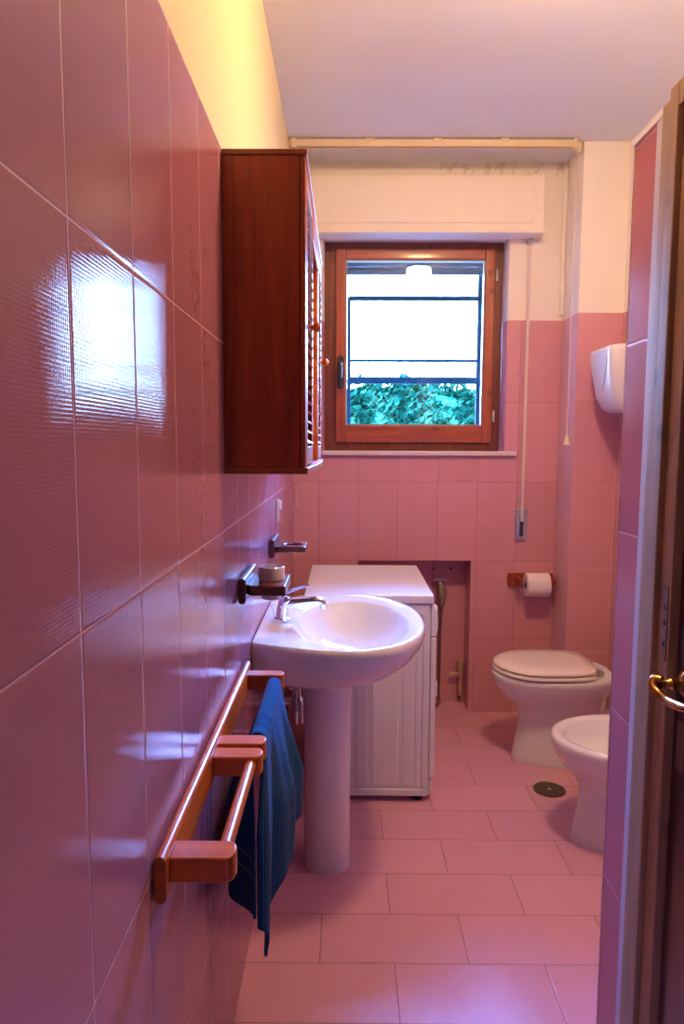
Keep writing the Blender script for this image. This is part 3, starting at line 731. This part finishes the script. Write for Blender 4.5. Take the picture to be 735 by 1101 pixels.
obj('plate_screw', lathe((-.2495, D-.006, 1.112), [(.003, 0), (.003, .001), (.001, .0015)], 'y', 10, -1), M['steel'], wc, True)

# ---------------------------------------------------------------- paper holder and roll
ph = thing('toilet_paper_holder', 'dark wooden toilet paper holder on the window wall', 'paper holder', (.946, D, .70))
obj('back_plate', extrude_poly(stadium(.827, 1.055, .668, .735, 6, r=.008), 'y', D-.018, D-.001), M['mah' if False else 'cab'], ph, True, bevel=.001)
pa = obj('holder_arm', B(1.022, 1.045, D-.10, D-.017, .684, .722), M['cab'], ph, bevel=.004)
pb_ = obj('holder_arm', B(.862, .882, D-.10, D-.017, .684, .722), M['cab'], ph, bevel=.004)
obj('roller', cyl((.878, 3.385, .700), (1.026, 3.385, .700), .007, 'x', 16), M['steel'], ph, True)
bm = bmesh.new(); rr = []
for r, x in ((.021, .900), (.057, .900), (.059, .903), (.059, 1.010), (.057, 1.013), (.021, 1.013)): rr.append(circ((x, 3.385, .690), r, 'x', 40))
rr.append(rr[0]); bm = loft(rr[:-1], False, False)
ro = thing('toilet_roll', 'white toilet paper roll hanging on the wooden holder', 'toilet roll', (.957, 3.385, .690))
obj('paper', bm, M['paper'], ro, True, angle=35)
obj('cardboard_core', loft([circ((.900, 3.385, .690), .021, 'x', 28), circ((1.013, 3.385, .690), .021, 'x', 28), circ((1.013, 3.385, .690), .0195, 'x', 28), circ((.900, 3.385, .690), .0195, 'x', 28), circ((.900, 3.385, .690), .021, 'x', 28)], False, False), M['cardboard'], ro, True, angle=35)
# ---------------------------------------------------------------- dispenser on the right wall
dp = thing('hand_dryer', 'white tapered wall dispenser hung on the right wall by the pillar', 'dispenser', (XR, 3.02, 1.66))
def rr_ring(z, xf, hw, r):
    pts = stadium(xf, XR+r, 3.02-hw, 3.02+hw, 6, r=r)
    return [(min(x, XR-.001), y, z) for x, y in pts]
rg = [rr_ring(1.520, 1.205, .055, .02), rr_ring(1.526, 1.165, .085, .035), rr_ring(1.545, 1.135, .103, .04), rr_ring(1.60, 1.112, .118, .04), rr_ring(1.70, 1.095, .130, .04), rr_ring(1.785, 1.088, .135, .035), rr_ring(1.800, 1.095, .130, .03), rr_ring(1.806, 1.12, .115, .03)]
obj('shell', loft(rg), M['plastic'], dp, True, angle=50)
fpn = []
for z, x, w in ((1.62, 1.106, .004), (1.66, 1.096, .045), (1.72, 1.088, .085), (1.785, 1.083, .095)):
    fpn.append([(x, 3.02-w, z), (x, 3.02+w, z), (x+.02, 3.02+w, z), (x+.02, 3.02-w, z)])
obj('front_window', loft(fpn), plain('clear_grey_plastic', (.62, .72, .80), .1, coat=.5), dp, bevel=.002)
bm = loft([[(1.12, 3.02-.122, 1.79), (1.20, 3.02-.134, 1.79), (1.24, 3.02-.136, 1.79), (1.24, 3.02-.125, 1.79), (1.12, 3.02-.115, 1.79)], [(1.18, 3.02-.122, 1.62), (1.20, 3.02-.122, 1.62), (1.22, 3.02-.122, 1.62), (1.22, 3.02-.105, 1.62), (1.18, 3.02-.105, 1.62)]])
obj('side_window', bm, M['plastic'], dp, bevel=.002)
# ---------------------------------------------------------------- alarm pull cord
pc = thing('pull_cord', 'thin ceiling pull cord with an ivory bell-shaped handle before the pillar', 'pull cord', (1.040, 3.262, 1.387))
obj('cord', cyl((1.040, 3.262, 1.43), (1.040, 3.262, 2.715), .0022, 'z', 8), M['beige'], pc)
obj('bell_handle', lathe((1.040, 3.262, 1.386), [(.016, 0), (.017, .006), (.012, .018), (.009, .034), (.006, .044), (.003, .050)], 'z', 20), M['beige'], pc, True)
obj('ceiling_switch', lathe((1.040, 3.262, 2.700), [(.016, 0), (.02, .004), (.022, .0395)], 'z', 20), M['beige'], pc, True)
# a painted-over pipe in the corner of the pillar
pp = obj('corner_pipe', cyl((1.052, 3.452, 2.02), (1.052, 3.452, H-.001), .0105, 'z', 16), M['white'], None, True)
tag(pp, 'thin white painted pipe in the upper corner between window wall and pillar', 'pipe')

# ---------------------------------------------------------------- fittings in the niche
tv = thing('drain_valve', 'small painted stop valve low in the right of the wall niche', 'valve', (.645, 3.58, .0))
vb = obj('valve_body', lathe((.618, 3.575, .045), [(.009, 0), (.009, .03), (.014, .034), (.014, .052), (.010, .058), (.010, .10), (.015, .105), (.015, .15), (.018, .152), (.018, .19), (.011, .195)], 'z', 18), M['valve'], tv, True, angle=35)
obj('side_outlet', tube([(.618, 3.575, .165), (.585, 3.575, .165), (.555, 3.575, .168)], .009, 14, radii=[.012, .009, .011]), M['valve'], tv, True, angle=40)
obj('valve_tail', tube([(.618, 3.575, .05), (.618, 3.590, .03), (.618, 3.614, .03)], .007, 10, sm=4), M['rubber'], tv, True)
wt = thing('wall_tap', 'grey wall tap with a rag at the top of the niche beside the washing machine', 'tap', (.49, 3.6, .62))
obj('tap_body', tube([(.50, 3.614, .66), (.50, 3.58, .66), (.50, 3.565, .65), (.505, 3.56, .61)], .011, 14, sm=5), M['steel'], wt, True)
obj('tap_handle', extrude_poly(stadium(.465, .535, .672, .684, 5, r=.005), 'y', 3.562, 3.582), M['steel'], wt, True)
rb = bmesh.new(); rings = []
for i in range(12):
    t = i/11; z = .655-.115*t; r = .013+.012*math.sin(PI*min(1, t*1.2))*(1-.3*t)
    rings.append([(.508+r*math.cos(2*PI*k/20)*(1+.25*math.sin(5*2*PI*k/20+2*t)), 3.56+r*math.sin(2*PI*k/20)*(1+.25*math.sin(3*2*PI*k/20)), z) for k in range(20)])
obj('rag', loft(rings), M['cloth'], wt, True, angle=180)
ho = obj('inlet_hose', tube([(.505, 3.56, .54), (.505, 3.58, .40), (.507, 3.60, .20), (.505, 3.60, .04), (.50, 3.55, .012), (.42, 3.45, .012), (.25, 3.30, .012), (.18, 3.22, .10), (.15, 3.192, .25)], .008, 10, sm=6), M['hose'], None, True, angle=180)
tag(ho, 'thin dark hose running down the niche to the washing machine', 'hose')
# dark chalked scratches / drill holes above the tap
for x in (.47, .56):
    o_ = obj('tile_screw', lathe((x, NY, .728), [(.006, 0), (.006, .003), (.002, .005)], 'y', 12, -1), M['rubber'], None, True)
    tag(o_, 'dark screw head in the niche tiles, %s of the pair above the tap' % ('left' if x < .5 else 'right'), 'screw')

# ---------------------------------------------------------------- ceiling lamp
lp = thing('ceiling_lamp', 'round opal ceiling lamp mounted flush above the basin side of the room', 'ceiling lamp', (.55, 1.72, H))
obj('lamp_base', lathe((.55, 1.72, H-.001), [(.095, 0), (.095, .018), (.085, .022)], 'z', 36, -1), M['white'], lp, True)
obj('lamp_shade', lathe((.55, 1.72, H-.020), [(.088, 0), (.095, .02), (.094, .06), (.075, .078), (.03, .086), (.002, .087)], 'z', 40, -1), M['lamp'], lp, True, angle=180)

# ---------------------------------------------------------------- daylight
SKY = 190.0
w = bpy.data.worlds.new('sky'); bpy.context.scene.world = w; w.use_nodes = True
nt = w.node_tree
for n in list(nt.nodes): nt.nodes.remove(n)
out = nt.nodes.new('ShaderNodeOutputWorld'); bg = nt.nodes.new('ShaderNodeBackground')
nb = NB(nt); tc = nt.nodes.new('ShaderNodeTexCoord'); s = nb.sep(tc.outputs['Generated'])
col = nb.ramp(s[2], [(0.0, (.04, .06, .10)), (.02, (.09, .13, .20)), (.22, (.09, .145, .30)), (.5, (.17, .30, .95)), (.8, (.16, .29, 1.0))])
nt.links.new(col, bg.inputs[0]); bg.inputs[1].default_value = SKY; nt.links.new(bg.outputs[0], out.inputs[0])
pl = bpy.data.lights.new('sky_portal', 'AREA'); pl.shape = 'RECTANGLE'; pl.size = WX1-WX0; pl.size_y = WZ1-WZ0
pl.cycles.is_portal = True
po = bpy.data.objects.new('sky_portal', pl); C.objects.link(po); po.location = ((WX0+WX1)/2, 3.79, (WZ0+WZ1)/2); po.rotation_euler = (-PI/2, 0, 0)

# ---------------------------------------------------------------- camera
cam = bpy.data.cameras.new('camera'); co = bpy.data.objects.new('camera', cam); C.objects.link(co)
p, yw, rl = .0997, .0053, .0039
f = Vector((-math.sin(yw)*math.cos(p), math.cos(yw)*math.cos(p), -math.sin(p)))
rt = Vector((math.cos(yw), math.sin(yw), 0)); up = rt.cross(f)
c_, q_ = math.cos(rl), math.sin(rl); r2 = rt*c_+up*q_; u2 = up*c_-rt*q_
mt = Matrix((r2, u2, -f)).transposed().to_4x4(); mt.translation = Vector((0, 0, 1.3895))
co.matrix_world = mt
cam.sensor_fit = 'VERTICAL'; cam.sensor_height = 36; cam.lens = 738.7/1101*36; cam.clip_start = .02
sc = bpy.context.scene; sc.camera = co
vs = sc.view_settings; vs.view_transform = 'Standard'; vs.look = 'None'; vs.exposure = .62; vs.gamma = 1; vs.use_curve_mapping = False
sc.cycles.use_denoising = True
sc.cycles.max_bounces = 10; sc.cycles.diffuse_bounces = 6; sc.cycles.glossy_bounces = 5; sc.cycles.transparent_max_bounces = 8
sc.cycles.sample_clamp_indirect = 8
